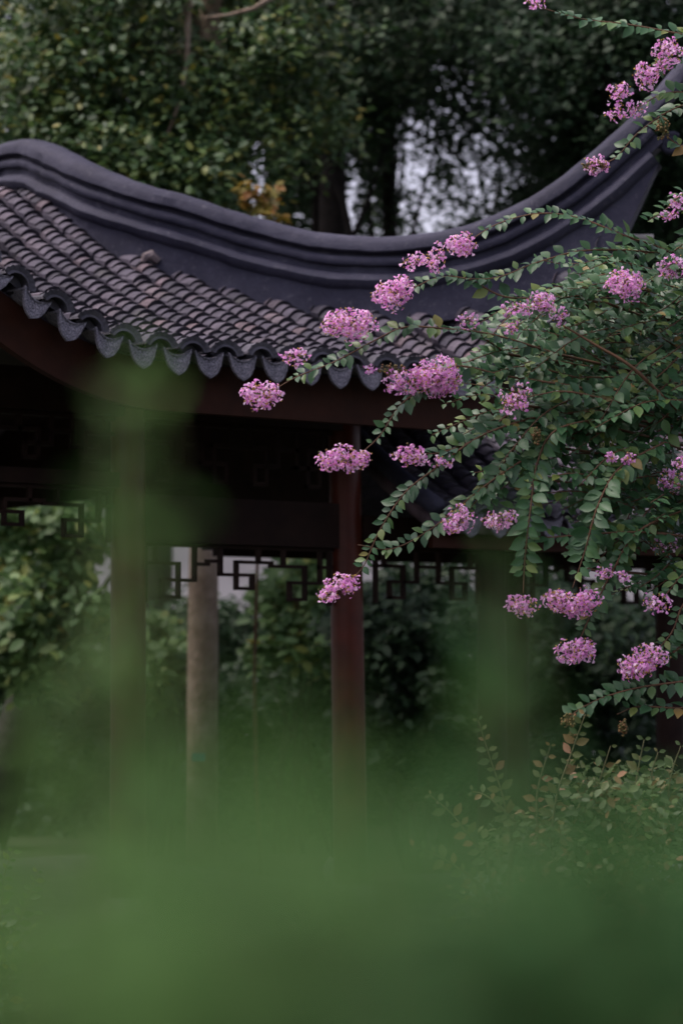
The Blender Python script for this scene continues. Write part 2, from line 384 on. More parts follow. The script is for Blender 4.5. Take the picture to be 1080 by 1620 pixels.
def tile_field(zf, columns, parent, origin, exposure, nmax, wspan, tilt=.23):
    """columns: list of u; wspan(u) -> (w eave, w top). parts for the nmax that show largest, the rest one mesh"""
    allt = []
    for ci, u in enumerate(columns):
        cover = ci % 2 == 0
        w0, w1 = wspan(u)
        d = 0; w = w0; k = 0
        while w < w1:
            h = .02; z = float(zf(u, w)); 
            tw = np.array([0, 1, (float(zf(u, w+h))-float(zf(u, w-h)))/(2*h)]); tw /= np.linalg.norm(tw)
            tu = np.array([1, 0, (float(zf(u+h, w))-float(zf(u-h, w)))/(2*h)]); tu -= tw*tu.dot(tw); tu /= np.linalg.norm(tu)
            nn = np.cross(tu, tw)
            jit = rng.normal(0, 1, 4)
            ty = tw*math.cos(tilt)-nn*math.sin(tilt)*1.0+tu*.02*jit[0]; ty /= np.linalg.norm(ty)
            tx = tu+tw*.04*jit[1]+nn*.05*jit[2]; tx -= ty*tx.dot(ty); tx /= np.linalg.norm(tx); tz = np.cross(tx, ty)
            p = np.array([u+.003*jit[3], w+.007*jit[0], z])+nn*((.019 if cover else .004)+.0022*jit[2])
            R = RUW@np.stack([tx, ty, tz], 1)
            P = W3(p[0], p[1], p[2])
            allt.append((cover, k, P, R)); k += 1
            w += exposure*tw[1]*(1+.04*jit[1])
    vis = []
    for i, (cover, k, P, R) in enumerate(allt):
        x, y = proj(P); 
        if k > 0: vis.append((0 if (-20 < x[0] < 1090 and y[0] > 0) else 1, P[1], i))
    # eave pieces first
    for i, (cover, k, P, R) in enumerate(allt):
        if k == 0:
            M = Matrix(np.vstack([np.c_[R, P-origin], [0, 0, 0, 1]]).tolist())
            obj('eave_fan_tile' if cover else 'drip_tile', FAN_ME if cover else DRIP_ME, None, parent, M)
    vis.sort(); nc = np_ = 0; rest_v = []; rest_f = []; cnt = 0
    for _, _, i in vis:
        cover, k, P, R = allt[i]
        if (nc if cover else np_) < nmax:
            if cover: nc += 1
            else: np_ += 1
            M = Matrix(np.vstack([np.c_[R, P-origin], [0, 0, 0, 1]]).tolist())
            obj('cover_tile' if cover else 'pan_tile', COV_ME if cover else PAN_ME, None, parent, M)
        else:
            V, F = (CV, CF) if cover else (PV, PF)
            rest_v.append(V@R.T+P-origin); rest_f += [tuple(q+cnt for q in f) for f in F]; cnt += len(V)
    if rest_v:
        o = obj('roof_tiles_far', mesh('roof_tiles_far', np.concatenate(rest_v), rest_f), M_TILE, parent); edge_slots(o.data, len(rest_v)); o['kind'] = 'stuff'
SPC = .096
cols = [U_R-.07-SPC*i for i in range(int((U_R-U_L-.12)/SPC))]
def span(u):
    a = front_ws(u); top = a[1]-(.05 if u > UG or u < ULG else -.45)
    return (-OV, top)
tile_field(lambda u, w: roof_z(u, w), cols, roof, PO, .08, 300, span)

# ---- hip ridges
TOPX = [-60, 0, 25, 50, 75, 100, 150, 200, 250, 300, 350, 400, 450, 500, 560, 640, 700, 760, 820, 880, 940, 1000, 1040, 1078, 1110]
TOPY = [275, 238, 225, 221, 225, 236, 262, 284, 299, 313, 329, 345, 359, 370, 378, 377, 370, 354, 328, 291, 243, 187, 145, 95, 50]
def ridge_path():
    pts = [np.array([UG, WR+1.4-.05*i]) for i in range(0, 37)]
    b0 = np.array([UG, 1.5]); b1 = np.array([UG, 1.0]); b2 = np.array([-.66, .66])
    for t in np.linspace(0, 1, 14)[1:]: pts.append((1-t)**2*b0+2*t*(1-t)*b1+t*t*b2)
    for t in np.linspace(0, 1, 48)[1:]: pts.append(b2+(np.array([1.47, -1.47])-b2)*t)
    return np.array(pts)
def smooth(a, n):
    for _ in range(n):
        b = a.copy(); b[1:-1] = (a[:-2]+2*a[1:-1]+a[2:])/4; a = b
    return a
RP = ridge_path()
zt = []
for u, w in RP:
    p = W3(u, w, 4.0); z = 4.5
    for _ in range(4):
        x, y = proj(np.array([p[0], p[1], z])); ty = np.interp(x[0], TOPX, TOPY); z += (y[0]-ty)*p[1]/FPX
    zt.append(z)
zt = np.array(zt)
bk = RP[:, 1] > WR+.45          # beyond the roll the ridge follows the back slope down
zt[bk] = Pz(RP[bk, 1])+ (zt[~bk][0]-Pz(RP[~bk, 1][0]))
zt = smooth(zt, 6)
RTOP = W3(RP[:, 0], RP[:, 1], zt); RTILE = W3(RP[:, 0], RP[:, 1], roof_z(RP[:, 0], RP[:, 1]))
RXPX = proj(RTOP)[0]
def frames(C):
    T = np.gradient(C, axis=0); T /= np.linalg.norm(T, axis=1)[:, None]
    side_ = np.cross(T, [0, 0, 1.]); side_ /= np.linalg.norm(side_, axis=1)[:, None]
    up = np.cross(side_, T); return T, side_, up
RT, RS, RU = frames(RTOP)
def sweep(name, prof, i0, i1, mat, parent, off, flip=False, taper=0, top=RTOP, S=None, U=None):
    """prof: closed list of (lateral, depth below the ridge top)"""
    S = RS if S is None else S; U = RU if U is None else U
    V = []; F = []; m = len(prof); n = i1-i0
    for i in range(i0, i1):
        k = 1.0
        if taper and i > i1-taper: k = max(.25, 1-((i-(i1-taper))/taper)**2*.75)
        wv = .004*math.sin(i*.9+len(name))+.003*math.sin(i*2.3+prof[0][1]*50)
        for a, d in prof: V.append(top[i]+S[i]*(a*k+wv*(1 if a > 0 else -1))-U[i]*(d+wv*.7)-off)
    for i in range(n-1):
        for j in range(m):
            j2 = (j+1) % m; F.append((i*m+j, i*m+j2, (i+1)*m+j2, (i+1)*m+j))
    F.append(tuple(range(m))[::-1]); F.append(tuple((n-1)*m+j for j in range(m)))
    me = mesh(name, V, F, True)
    ob = obj(name, me, mat, parent)
    e = ob.modifiers.new('edges', 'EDGE_SPLIT'); e.split_angle = math.radians(40)
    return ob
def half_round(r, c, squash=1.0, n=10):
    return [(r*squash*math.cos(2*math.pi*k/n), c-r*math.sin(2*math.pi*k/n)) for k in range(n)]
idx = lambda px: int(np.argmin(np.abs(RXPX-px)+(RP[:, 1] > WR+.1)*500))
def ridge(parent, off, top, S, U, tile):
    # plaster web between the tiles and the mouldings
    i1 = idx(992); V = []; F = []
    for i in range(0, i1):
        hi = top[i]-U[i]*.30; lo = tile[i].copy(); lo[2] = min(lo[2]-.05, hi[2]-.05)
        for a, p in ((-.085, lo), (.085, lo), (.075, hi), (-.075, hi)): V.append(p+S[i]*a-off)
    for i in range(i1-1):
        for j in range(4): F.append((i*4+j, i*4+(j+1) % 4, i*4+4+(j+1) % 4, i*4+4+j))
    F.append((3, 2, 1, 0)); F.append(tuple((i1-1)*4+j for j in range(4)))
    r = obj('hip_ridge', mesh('hip_ridge', V, F), M_RIDGE, parent)
    kw = dict(top=top, S=S, U=U)
    sweep('lower_moulding', [(.118*math.cos(a), .258-.062*math.sin(a)) for a in np.linspace(0, 2*np.pi, 15)[:-1]], 0, idx(1004), M_RIDGE, r, off, **kw)
    sweep('neck', [(-.07, .10), (.07, .10), (.07, .23), (-.07, .23)], 0, idx(1012), M_RIDGE, r, off, **kw)
    sweep('middle_moulding', [(-.1, .125), (-.108, .14), (-.108, .16), (-.1, .172), (.1, .172), (.108, .16), (.108, .14), (.1, .125)][::-1], 0, idx(1026), M_RIDGE, r, off, **kw)
    sweep('cap_course', [(-.04, -.004), (-.085, .012), (-.118, .045), (-.122, .09), (-.11, .1), (.11, .1), (.122, .09), (.118, .045), (.085, .012), (.04, -.004)][::-1], 0, len(top), M_RIDGE, r, off, taper=12, **kw)
    # scroll at the lower moulding's end and the small iron stub below it
    k = idx(1003); c = top[k]-U[k]*.26
    b = MB(); pts = []; 
    Tk = frames(top)[0][k]
    for q in range(22):
        a = q/21*2.2*2*math.pi*.75; rr = .06*(1-q/28)
        pts.append(c+Tk*(.03+rr*math.cos(a))+U[k]*(rr*math.sin(a)))
    b.tube(pts, .018, 6).build('scroll', M_RIDGE, r, off, True)
    return r
hr = ridge(pav, PO, RTOP, RS, RU, RTILE)
stub = np.array([RTOP[idx(985)]-np.array([0, 0, .62])])[0]
MB().tube([stub+W3(0, 0, 0)*0, stub+np.array([.17, 0, .0])], .02, 8).build('rafter_stub', M_STONE, hr, PO)
# the matching ridge on the other gable
UM = ULG+UG
def mirror(P):
    u = (P[:, :2]-PA)@EU; w = (P[:, :2]-PA)@SW
    f = np.where(u > UG+1e-6, (u-UG)*(U_L-ULG)/(U_R-UG), 0)
    return W3(ULG+f, w, P[:, 2])
T2 = mirror(RTOP); TL2 = mirror(RTILE); u2 = (TL2[:, :2]-PA)@EU; w2 = (TL2[:, :2]-PA)@SW
dz = roof_z(u2, w2)-TL2[:, 2]; TL2[:, 2] += dz; T2[:, 2] += dz*np.clip((w2 < 1.4), 0, 1)*.6
_, S2, U2 = frames(T2)
ridge(pav, PO, T2, S2, U2, TL2)
# finial knob half way down the hip
kf = idx(247); pk = RTOP[kf].copy(); pk = W3(RP[kf, 0]-.10, RP[kf, 1]-.06, float(roof_z(RP[kf, 0], RP[kf, 1]))+.06)
fb = MB(); fb.tube([pk+np.array([-.045, -.03, -.03]), pk+np.array([-.03, -.03, .0]), pk+np.array([.0, 0, .015]), pk+np.array([.04, .02, -.02])], [.012, .024, .03, .022], 7); fb.build('mortar_lump', noisy('pinkish_mortar', [(.3, (.12, .1, .105)), (.7, (.24, .2, .2))], 20, .9), hr, PO)

# ---- fascia board along the eave
fb = MB(); prev = None
for u in np.linspace(U_L, U_R, 60):
    z = float(roof_z(u, -OV))-.045; w = -OV+.10
    hgt = .215
    sec = [W3(u, w, z-hgt), W3(u, w+.045, z-hgt), W3(u, w+.045, z), W3(u, w, z)]
    if prev is not None: fb.add(prev+sec, [(0, 4, 5, 1), (1, 5, 6, 2), (2, 6, 7, 3), (3, 7, 4, 0)])
    prev = sec
fb.build('fascia_board', M_FASCIA, pav, PO)
fb = MB(); prev = None
for u in np.linspace(U_L, U_R, 60):
    z = float(roof_z(u, -OV))-.26; w = -OV+.094
    sec = [W3(u, w, z-.028), W3(u, w+.06, z-.028), W3(u, w+.06, z), W3(u, w, z)]
    if prev is not None: fb.add(prev+sec, [(0, 4, 5, 1), (1, 5, 6, 2), (2, 6, 7, 3), (3, 7, 4, 0)])
    prev = sec
fb.build('fascia_moulding', M_FASCIA, pav, PO)
# rafters under the eave
for u in np.arange(-3.3, .95, .24):
    b = MB(); w0, w1 = -OV+.16, .9
    z0, z1 = float(roof_z(u, w0))-.17, float(roof_z(u, w1))-.17
    b.tube([W3(u, w0, z0), W3(u, w1, z1)], .04, 6); b.build('rafter', M_DARKW, pav, PO)
# ---- columns, beams, lattice
def column(u, w, h, r, parent, off, lean=0.0, mat=M_RED):
    b = MB(); p = W3(u, w, .3)
    b.tube([p+np.array([lean*(h-z)/h, 0, z-.3]) for z in np.linspace(.3, h, 9)], [r*(1.03-.06*i/8) for i in range(9)], 24)
    c = b.build('column', mat, parent, off, True)
    c.data.polygons.foreach_set('use_smooth', [len(f.vertices) == 4 for f in c.data.polygons])
    b = MB(); q = p+np.array([lean, 0, 0]); zz = [.14, .18, .24, .3]; rr = [r*1.35, r*1.6, r*1.6, r*1.15]
    b.tube([np.array([q[0], q[1], z]) for z in zz], rr, 24); b.build('column_base', M_STONE, parent, off, True)
HW = 2*WR
for u, w, ln in ((-.01, 0, .045), (-1.41, 0, .02), (-2.82, 0, 0), (0, HW+.7, 0), (-2.82, HW+.7, 0), (-1.41, HW+.7, 0)):
    column(u, w, 3.12, .092, pav, PO, ln)
def beam(name, u0, w0, u1, w1, z0, z1, half, parent, off, mat=M_DARKW):
    a = W3(u0, w0, 0)[:2]; b_ = W3(u1, w1, 0)[:2]; d = b_-a; L = np.linalg.norm(d); d /= L
    R = np.array([[d[0], -d[1], 0], [d[1], d[0], 0], [0, 0, 1]]); c = (a+b_)/2
    return MB().box((c[0], c[1], (z0+z1)/2), (L/2, half, (z1-z0)/2), R).build(name, mat, parent, off)
BAR_ME = mesh('lattice_bar', *[(lambda b: (b.v, b.f))(MB().box((0, 0, 0), (.5, .5, .5)))][0]); BAR_ME.materials.append(M_DARKW)
UNIT = [('h', .33, 0, .55), ('v', .2, 0, .33), ('v', .55, .33, 1), ('h', 1.0, .3, .55), ('v', .3, .66, 1), ('h', .66, .3, .8), ('v', .8, 0, .66), ('h', .33, .8, 1.0)]
def fretwork(u0, w0, u1, w1, ztop, H, parent, off, units, thick=.022, name='fretwork', unit=UNIT, ends=True):
    a = W3(u0, w0, 0)[:2]; e_ = W3(u1, w1, 0)[:2]; d = e_-a; L = np.linalg.norm(d); d /= L
    R = np.array([[d[0], -d[1], 0], [d[1], d[0], 0], [0, 0, 1]])
    mid = (a+e_)/2
    panel = MB().box((mid[0], mid[1], ztop-thick/2), (L/2, .02, thick/2), R).build(name, M_DARKW, parent, off)
    def bar(s0, s1, z0, z1):
        c = a+d*(s0+s1)/2
        M = np.eye(4); M[:3, :3] = R@np.diag([max(s1-s0, 0)+thick, .034, max(z0-z1, 0)+thick]); M[:3, 3] = np.array([c[0], c[1], (z0+z1)/2])-off
        obj('lattice_bar', BAR_ME, None, panel, Matrix(M.tolist()))
    for k in range(units):
        fl = k % 2 == 1; ul = L/units; hh = H*(1.0 if (k in (0, units-1) and ends) else .8)
        for t, p, q, r in unit:
            if t == 'v':
                x = (1-p if fl else p)*ul+k*ul; x = min(max(x, thick), L-thick); bar(x, x, ztop-q*hh-thick, ztop-r*hh-thick)
            else:
                x0, x1 = ((1-r, 1-q) if fl else (q, r)); bar(x0*ul+k*ul, x1*ul+k*ul, ztop-p*hh-thick, ztop-p*hh-thick)
    if ends:
        for s0 in (.02, L-.02): bar(s0, s0, ztop-thick, ztop-H*1.15)
for (u0, w0, u1, w1) in ((-1.41, 0, 0, 0), (-2.82, 0, -1.41, 0), (-2.82, HW+.7, -1.41, HW+.7), (-1.41, HW+.7, 0, HW+.7), (0, .1, 0, HW+.7), (-2.82, .1, -2.82, HW+.7)):
    front = w0 == w1 == 0
    dl = .09/math.hypot(u1-u0, w1-w0); a0, b0 = u0+(u1-u0)*dl, w0+(w1-w0)*dl; a1, b1 = u1-(u1-u0)*dl, w1-(w1-w0)*dl
    if front:
        beam('upper_beam', u0, w0, u1, w1, 2.83, 3.05, .07, pav, PO)
        if u1 == 0:
            beam('tie_beam', u0, w0, u1, w1, 2.17, 2.42, .055, pav, PO)
            fretwork(a0, b0, a1, b1, 2.168, .27, pav, PO, 3, thick=.018)
            fretwork(a0, b0, a1, b1, 2.828, .37, pav, PO, 4, name='transom_lattice', ends=False)
        else:
            beam('tie_beam', u0, w0, u1, w1, 2.45, 2.53, .05, pav, PO)
            fretwork(a0, b0, a1, b1, 2.448, .24, pav, PO, 3, thick=.018)
            fretwork(a0, b0, a1, b1, 2.828, .27, pav, PO, 4, name='transom_lattice', ends=False)
    else:
        beam('frieze_board', u0, w0, u1, w1, 2.62, 3.2, .03, pav, PO)
        if u0 == u1: beam('frieze_rail', u0, w0, u1, 2.3, 2.38, 2.619, .028, pav, PO)
# plinth with stone kerb
MB().box(W3(-1.41, (HW+.7)/2, 3.2), (1.5, 2.3, .02), RUW).build('ceiling_board', M_DARKW, pav, PO)
pl = MB().box(W3(-1.41, WR, .07), (2.3, 2.55, .07), RUW); pl.build('plinth', M_PAV, pav, PO)

# ------------------------------------------------------------------ covered corridor beside the pavilion
cor = thing('covered_corridor', 'low tiled corridor with hanging lattice running on from the pavilion', 'corridor', W3(1.8, .6, 0)); CO = loc_of(cor)
def cz(u, w):
    w = np.asarray(w, float); r = np.where(w > .75, 1.5-w, w); return 2.36+(r+.5)*.5+.12*(r+.5)**2+0*np.asarray(u)
croof = sheet('roof', np.linspace(.27, 5.4, 12), lambda u: (-.47, .75), lambda u, w: float(cz(u, w))-.055, M_TILE, cor, CO)
sheet('back_slope', np.linspace(.27, 5.4, 12), lambda u: (.75, 1.97), lambda u, w: float(cz(u, w))-.055, M_TILE, cor, CO)
ccols = [.40+SPC*i for i in range(26)]
tile_field(lambda u, w: cz(u, w), ccols, croof, CO, .085, 200, lambda u: (-.5, .72))
b = MB(); pts = [W3(.27, w, float(cz(0, w))+.03) for w in np.linspace(-.5, .72, 8)]
b.tube(pts, .055, 8).build('gable_ridge', M_RIDGE, cor, CO, True)
b = MB(); b.tube([W3(.27, .75, 3.14), W3(5.4, .75, 3.14)], .09, 10).build('top_ridge', M_RIDGE, cor, CO, True)
beam('fascia_board', .3, -.4, 5.4, -.4, 2.17, 2.29, .02, cor, CO, M_FASCIA)
for u in (1.05, 2.45, 3.85, 5.2):
    column(u, 0, 2.35, .085, cor, CO, 0, M_DARKW)
    column(u, 1.5, 2.35, .085, cor, CO, 0, M_DARKW)
us_ = [.11, 1.05, 2.45, 3.85, 5.2]
for i in range(4):
    for wq in (0, 1.5):
        beam('tie_beam', us_[i]-.02, wq, us_[i+1]+.02, wq, 2.19, 2.36, .05, cor, CO)
    fretwork(us_[i]+.08, 0, us_[i+1]-.08, 0, 2.188, .27, cor, CO, 2 if i == 0 else 3, thick=.018)
MB().box(W3(2.9, .75, .063), (2.4, 1.1, .063), RUW).build('plinth', M_PAV, cor, CO)

# ------------------------------------------------------------------ foliage helpers
def rot_from(dirv, nrm):
    """rows: frames with y = dir, z ~ normal"""
    y = dirv/np.linalg.norm(dirv, axis=1)[:, None]; x = np.cross(y, nrm); x /= np.linalg.norm(x, axis=1)[:, None]+1e-9
    z = np.cross(x, y); return np.stack([x, y, z], 2)
def scatter(LV, LF, pos, R, sc):
    n = len(pos); V = np.einsum('nij,kj->nki', R, LV)*sc[:, None, None]+pos[:, None, :]
    F = (LF[None]+(np.arange(n)*len(LV))[:, None, None]).reshape(-1, LF.shape[1])
    return V.reshape(-1, 3), F
# simple leaf: 6-gon
LEAF6 = np.array([(0, 0, 0), (.26, .28, .03), (.27, .62, .03), (0, 1, -.04), (-.27, .62, .03), (-.26, .28, .03)]); LEAF6F = np.array([[0, 1, 2, 3], [0, 3, 4, 5]])
# better leaf: 3 x 5 grid folded on the midrib
def leaf_grid(w=.5, curl=.14, fold=.1, shape=(.02, .72, 1.0, .86, .06)):
    V = []; n = len(shape)
    for j, s in enumerate(shape):
        y = j/(n-1)
        for i in (-1, 0, 1): V.append((i*w/2*s, y, abs(i)*fold*s-curl*y*y))
    F = []
    for j in range(n-1):
        for i in range(2): a = j*3+i; F.append((a, a+1, a+4, a+3))
    return np.array(V), np.array(F)
LG, LGF = leaf_grid(.56, .12, .07, (.05, .7, 1.0, .95, .55, .04))
# the templates face +z when x=right,y=forward
def rand_unit(n):
    v = rng.normal(size=(n, 3)); return v/np.linalg.norm(v, axis=1)[:, None]
def crown_mesh(centers, radii, per, size, flat=.7, up=.55, leafs=(LEAF6, LEAF6F), keep=None):
    P = []
    for c, r, k in zip(centers, radii, per):
        q = rand_unit(int(k))*(rng.random(int(k))**.45)[:, None]*np.array([r, r, r*flat]); P.append(q+c)
    P = np.concatenate(P)
    if keep is not None: P = P[keep(P)]
    n = len(P); nr = rand_unit(n); nr[:, 2] = np.abs(nr[:, 2])+up; nr += np.array([-.1, -.55, 0]); nr /= np.linalg.norm(nr, axis=1)[:, None]
    d = rand_unit(n); d[:, 2] -= .45; d -= nr*(d*nr).sum(1)[:, None]
    R = rot_from(d, nr); s = size*rng.uniform(.65, 1.25, n)
    return scatter(leafs[0], leafs[1], P, R, s)
def limb(b, p0, p1, r0, r1, wob=.06, n=7, seg=8):
    p0 = np.array(p0, float); p1 = np.array(p1, float); L = np.linalg.norm(p1-p0)
    pts = []; o1 = rng.normal(0, wob*L, 3)*np.array([1, 1, .4]); o2 = rng.normal(0, wob*L, 3)*np.array([1, 1, .4])
    for i in range(n+1):
        t = i/n; pts.append(p0+(p1-p0)*t+o1*math.sin(math.pi*t)+o2*math.sin(2*math.pi*t)*.5)
    b.tube(pts, [r0+(r1-r0)*i/n for i in range(n+1)], seg); return pts
# windows of pale sky between the crowns (px ellipses at the far depth): leaves thin out there
GAPS = [(408, 285, 20, 80, .78), (552, 315, 17, 62, .68), (650, 265, 32, 92, .6), (710, 290, 62, 75, .42), (785, 265, 55, 55, .36), (690, 345, 28, 32, .55), (540, 350, 14, 30, .5), (765, 185, 55, 35, .3), (850, 170, 45, 45, .3), (20, 60, 40, 40, .2)]
def thin(P):
    x, y = proj(P); k = np.ones(len(P), bool)
    for cx, cy, rx, ry, pr in GAPS:
        d = ((x-cx)/rx)**2+((y-cy)/ry)**2
        k &= ~((d < 1+.35*rng.normal(size=len(P))) & (rng.random(len(P)) < pr+.12))
    return k
def tree(name, label, base, trunk_top, r0, crown_boxes, leaf, mat, bark=M_BARK, group=None, keep=None, per=170, rad=(.35, .7), branches=8, lean=None, cat='tree'):
    """crown_boxes: list of (px0,px1,py0,py1,Y0,Y1,count of clumps)"""
    t = thing(name, label, cat, base, group); off = loc_of(t); base = np.array(base, float)
    cs = []
    for (a, b_, c, d, y0, y1, n) in crown_boxes:
        for _ in range(n): cs.append(at(rng.uniform(a, b_), rng.uniform(c, d), rng.uniform(y0, y1)))
    cs = np.array(cs)
    b = MB(); pts = limb(b, base, trunk_top, r0, r0*.6, .006, 9, 14)
    tr = b.build('trunk', bark, t, off, True)
    for i in rng.choice(len(cs), min(branches, len(cs)), replace=False):
        s = pts[int(rng.integers(4, 10))]
        b = MB(); limb(b, s, cs[i], r0*.3, r0*.06, .07, 7, 6); b.build('branch', bark, t, off, True)
    V, F = crown_mesh(cs, rng.uniform(*rad, len(cs)), rng.uniform(.6, 1.3, len(cs))*per, leaf, keep=keep)
    obj('crown', mesh_np('crown', V-off, F), mat, t)
    return t
def gp(px, Y): return np.array([(px-540)/FPX*Y, Y, 0.])
# ------------------------------------------------------------------ trees behind
GT = 'trees behind the pavilion'
tree('leafy_tree', 'pale barked straight tree with light green crown behind the tiled roof', gp(322, 18.5), gp(322, 18.5)+np.array([.02, 0, 9.3]), .128,
     [(20, 430, -120, 300, 17.4, 20.0, 120), (150, 330, 180, 330, 17.2, 18.2, 26), (-120, 120, 60, 300, 17.6, 20, 34), (400, 520, -100, 240, 18, 20, 22)], .078, M_LIT, M_PALEBARK, GT, thin, 230, (.3, .6))
tree('dark_tree', 'dark trunked shade tree standing behind the sagging middle of the ridge', gp(498, 21.5), gp(500, 21.5)+np.array([.1, 0, 8.5]), .17,
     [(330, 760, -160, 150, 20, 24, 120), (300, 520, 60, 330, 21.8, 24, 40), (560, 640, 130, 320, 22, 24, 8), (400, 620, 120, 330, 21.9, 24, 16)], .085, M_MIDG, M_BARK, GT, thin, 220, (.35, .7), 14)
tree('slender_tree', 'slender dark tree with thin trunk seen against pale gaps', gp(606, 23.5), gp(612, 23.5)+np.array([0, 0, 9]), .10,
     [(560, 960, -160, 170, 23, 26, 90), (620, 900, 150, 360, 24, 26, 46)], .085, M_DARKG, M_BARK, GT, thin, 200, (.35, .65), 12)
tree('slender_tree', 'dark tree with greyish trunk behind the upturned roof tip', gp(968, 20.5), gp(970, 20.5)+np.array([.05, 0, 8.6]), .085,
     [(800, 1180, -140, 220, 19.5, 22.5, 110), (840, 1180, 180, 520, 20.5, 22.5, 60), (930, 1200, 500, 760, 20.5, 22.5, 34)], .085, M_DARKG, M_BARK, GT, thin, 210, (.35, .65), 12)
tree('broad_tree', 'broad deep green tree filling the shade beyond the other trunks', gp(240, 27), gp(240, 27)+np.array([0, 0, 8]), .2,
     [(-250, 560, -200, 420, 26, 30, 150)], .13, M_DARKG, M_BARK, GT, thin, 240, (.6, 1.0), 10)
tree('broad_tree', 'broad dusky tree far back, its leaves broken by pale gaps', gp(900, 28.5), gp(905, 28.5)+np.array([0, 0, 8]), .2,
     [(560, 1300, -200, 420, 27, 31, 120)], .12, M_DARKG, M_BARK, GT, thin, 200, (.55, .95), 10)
t = tree('leaning_tree', 'dark leaning trunk with rounded light leaves beside the pavilion', gp(-25, 20.2), at(190, 640, 20.2), .2,
     [(-40, 140, 760, 840, 19.4, 20.4, 16), (20, 170, 880, 1000, 19.2, 19.9, 18), (-30, 60, 960, 1060, 19.2, 19.9, 8), (40, 120, 1020, 1090, 19.2, 19.9, 6), (-60, 175, 760, 1000, 20.5, 21.6, 40)], .125, M_PALE, M_BARK, None, None, 80, (.2, .34), 5)
lt0 = [o for o in bpy.data.objects if o.name == 'leafy_tree'][0]; tq = at(314, 1199, 18.345)
MB().box(tq, (.05, .012, .03)).build('tree_tag', noisy('teal_tag', [(.3, (.05, .2, .2)), (.7, (.09, .3, .28))], 30), lt0, loc_of(lt0))
# yellowing sprig at the crown's foot
lt = [o for o in bpy.data.objects if o.name == 'leafy_tree'][0]; b = MB(); b.tube([at(440, -10, 17.1), at(400, 14, 17.1), at(360, 24, 17.1), at(322, 28, 17.1)], [.02, .016, .012, .006], 6).build('branch', M_PALEBARK, lt, loc_of(lt), True)
ys = thing('yellowing_sapling', 'small sapling with yellow and orange leaves behind the ridge', 'sapling', gp(415, 17.0)); yo = loc_of(ys)
b = MB(); limb(b, gp(415, 17.0), at(405, 300, 17.0), .013, .008, .015); b.build('stem', M_TWIG, ys, yo, True)
V, F = crown_mesh([at(x, y, 17.0) for x, y in ((395, 300), (415, 325), (432, 345), (405, 315), (425, 310))], [.13]*5, [26]*5, .09); obj('crown', mesh_np('crown', V-yo, F), M_YEL, ys)
# ------------------------------------------------------------------ shrubs behind the columns
def shrub(name, label, px, Y, boxes, leaf, mat, per, rad, group=None, cat='shrub'):
    t = thing(name, label, cat, gp(px, Y), group); off = loc_of(t)
    cs = []
    for (a, b_, c, d, y0, y1, n) in boxes:
        for _ in range(n): cs.append(at(rng.uniform(a, b_), rng.uniform(c, d), rng.uniform(y0, y1)))
    cs = np.array(cs)
    for i in rng.choice(len(cs), min(7, len(cs)), replace=False):
        b = MB(); limb(b, off+np.array([rng.normal(0, .08), rng.normal(0, .08), 0]), cs[i], .022, .006, .05, 6, 6); b.build('stem', M_BARK, t, off, True)
    V, F = crown_mesh(cs, rng.uniform(*rad, len(cs)), rng.uniform(.7, 1.3, len(cs))*per, leaf); obj('foliage', mesh_np('foliage', V-off, F), mat, t)
    return t
GS = 'shrubs seen between the columns'
shrub('leafy_shrub', 'light leafed shrub spreading beside the pale tree trunk', 250, 19.4, [(228, 300, 985, 1030, 19.1, 19.7, 8), (225, 275, 1040, 1110, 19.1, 19.7, 8)], .125, M_PALE, 40, (.12, .22), GS)
shrub('leafy_shrub', 'yellow green round leafed shrub just left behind the red column', 465, 19.6, [(420, 530, 925, 1020, 19.3, 20, 18), (450, 520, 880, 940, 19.4, 20, 8), (400, 520, 1010, 1060, 19.4, 20, 8)], .125, M_PALE, 48, (.15, .25), GS)
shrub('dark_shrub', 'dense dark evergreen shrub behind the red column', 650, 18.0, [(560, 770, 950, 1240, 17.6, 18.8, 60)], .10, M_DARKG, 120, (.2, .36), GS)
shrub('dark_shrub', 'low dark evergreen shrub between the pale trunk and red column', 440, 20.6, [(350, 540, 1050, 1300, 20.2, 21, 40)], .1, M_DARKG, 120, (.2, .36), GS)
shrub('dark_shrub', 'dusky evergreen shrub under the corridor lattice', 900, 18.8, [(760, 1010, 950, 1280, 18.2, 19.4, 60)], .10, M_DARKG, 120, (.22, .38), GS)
shrub('leafy_shrub', 'loose green shrub showing through the corridor lattice', 690, 20.5, [(590, 760, 880, 1000, 20, 21, 18), (790, 860, 870, 930, 20, 21, 5)], .12, M_MIDG, 60, (.2, .35), GS)
hedge_specs = [(-60, 23.0), (45, 22.4), (130, 23.4), (262, 23.2), (400, 22.8), (560, 23.6), (760, 24.4), (1000, 24.0), (1180, 23.5)]
for i, (px, Y) in enumerate(hedge_specs):
    top = [900, 1000, 975, 985, 965, 930, 930, 960, 905][i]; tops_lbl = ['beside the leaning trunk', 'just past the leaning trunk foot', 'behind the blurred column', 'behind the pale trunk', 'between pale trunk and red column', 'behind the red column', 'behind the first corridor bay', 'behind the second corridor bay', 'past the corridor bays'][i]
    shrub('hedge_shrub', 'dark rounded hedge shrub before the white wall, '+tops_lbl, px, Y, [(px-130, px+130, top, 1330, Y-.6, Y+.6, 56)], .12, M_DARKG, 150, (.3, .5), 'row of dark shrubs along the white wall')
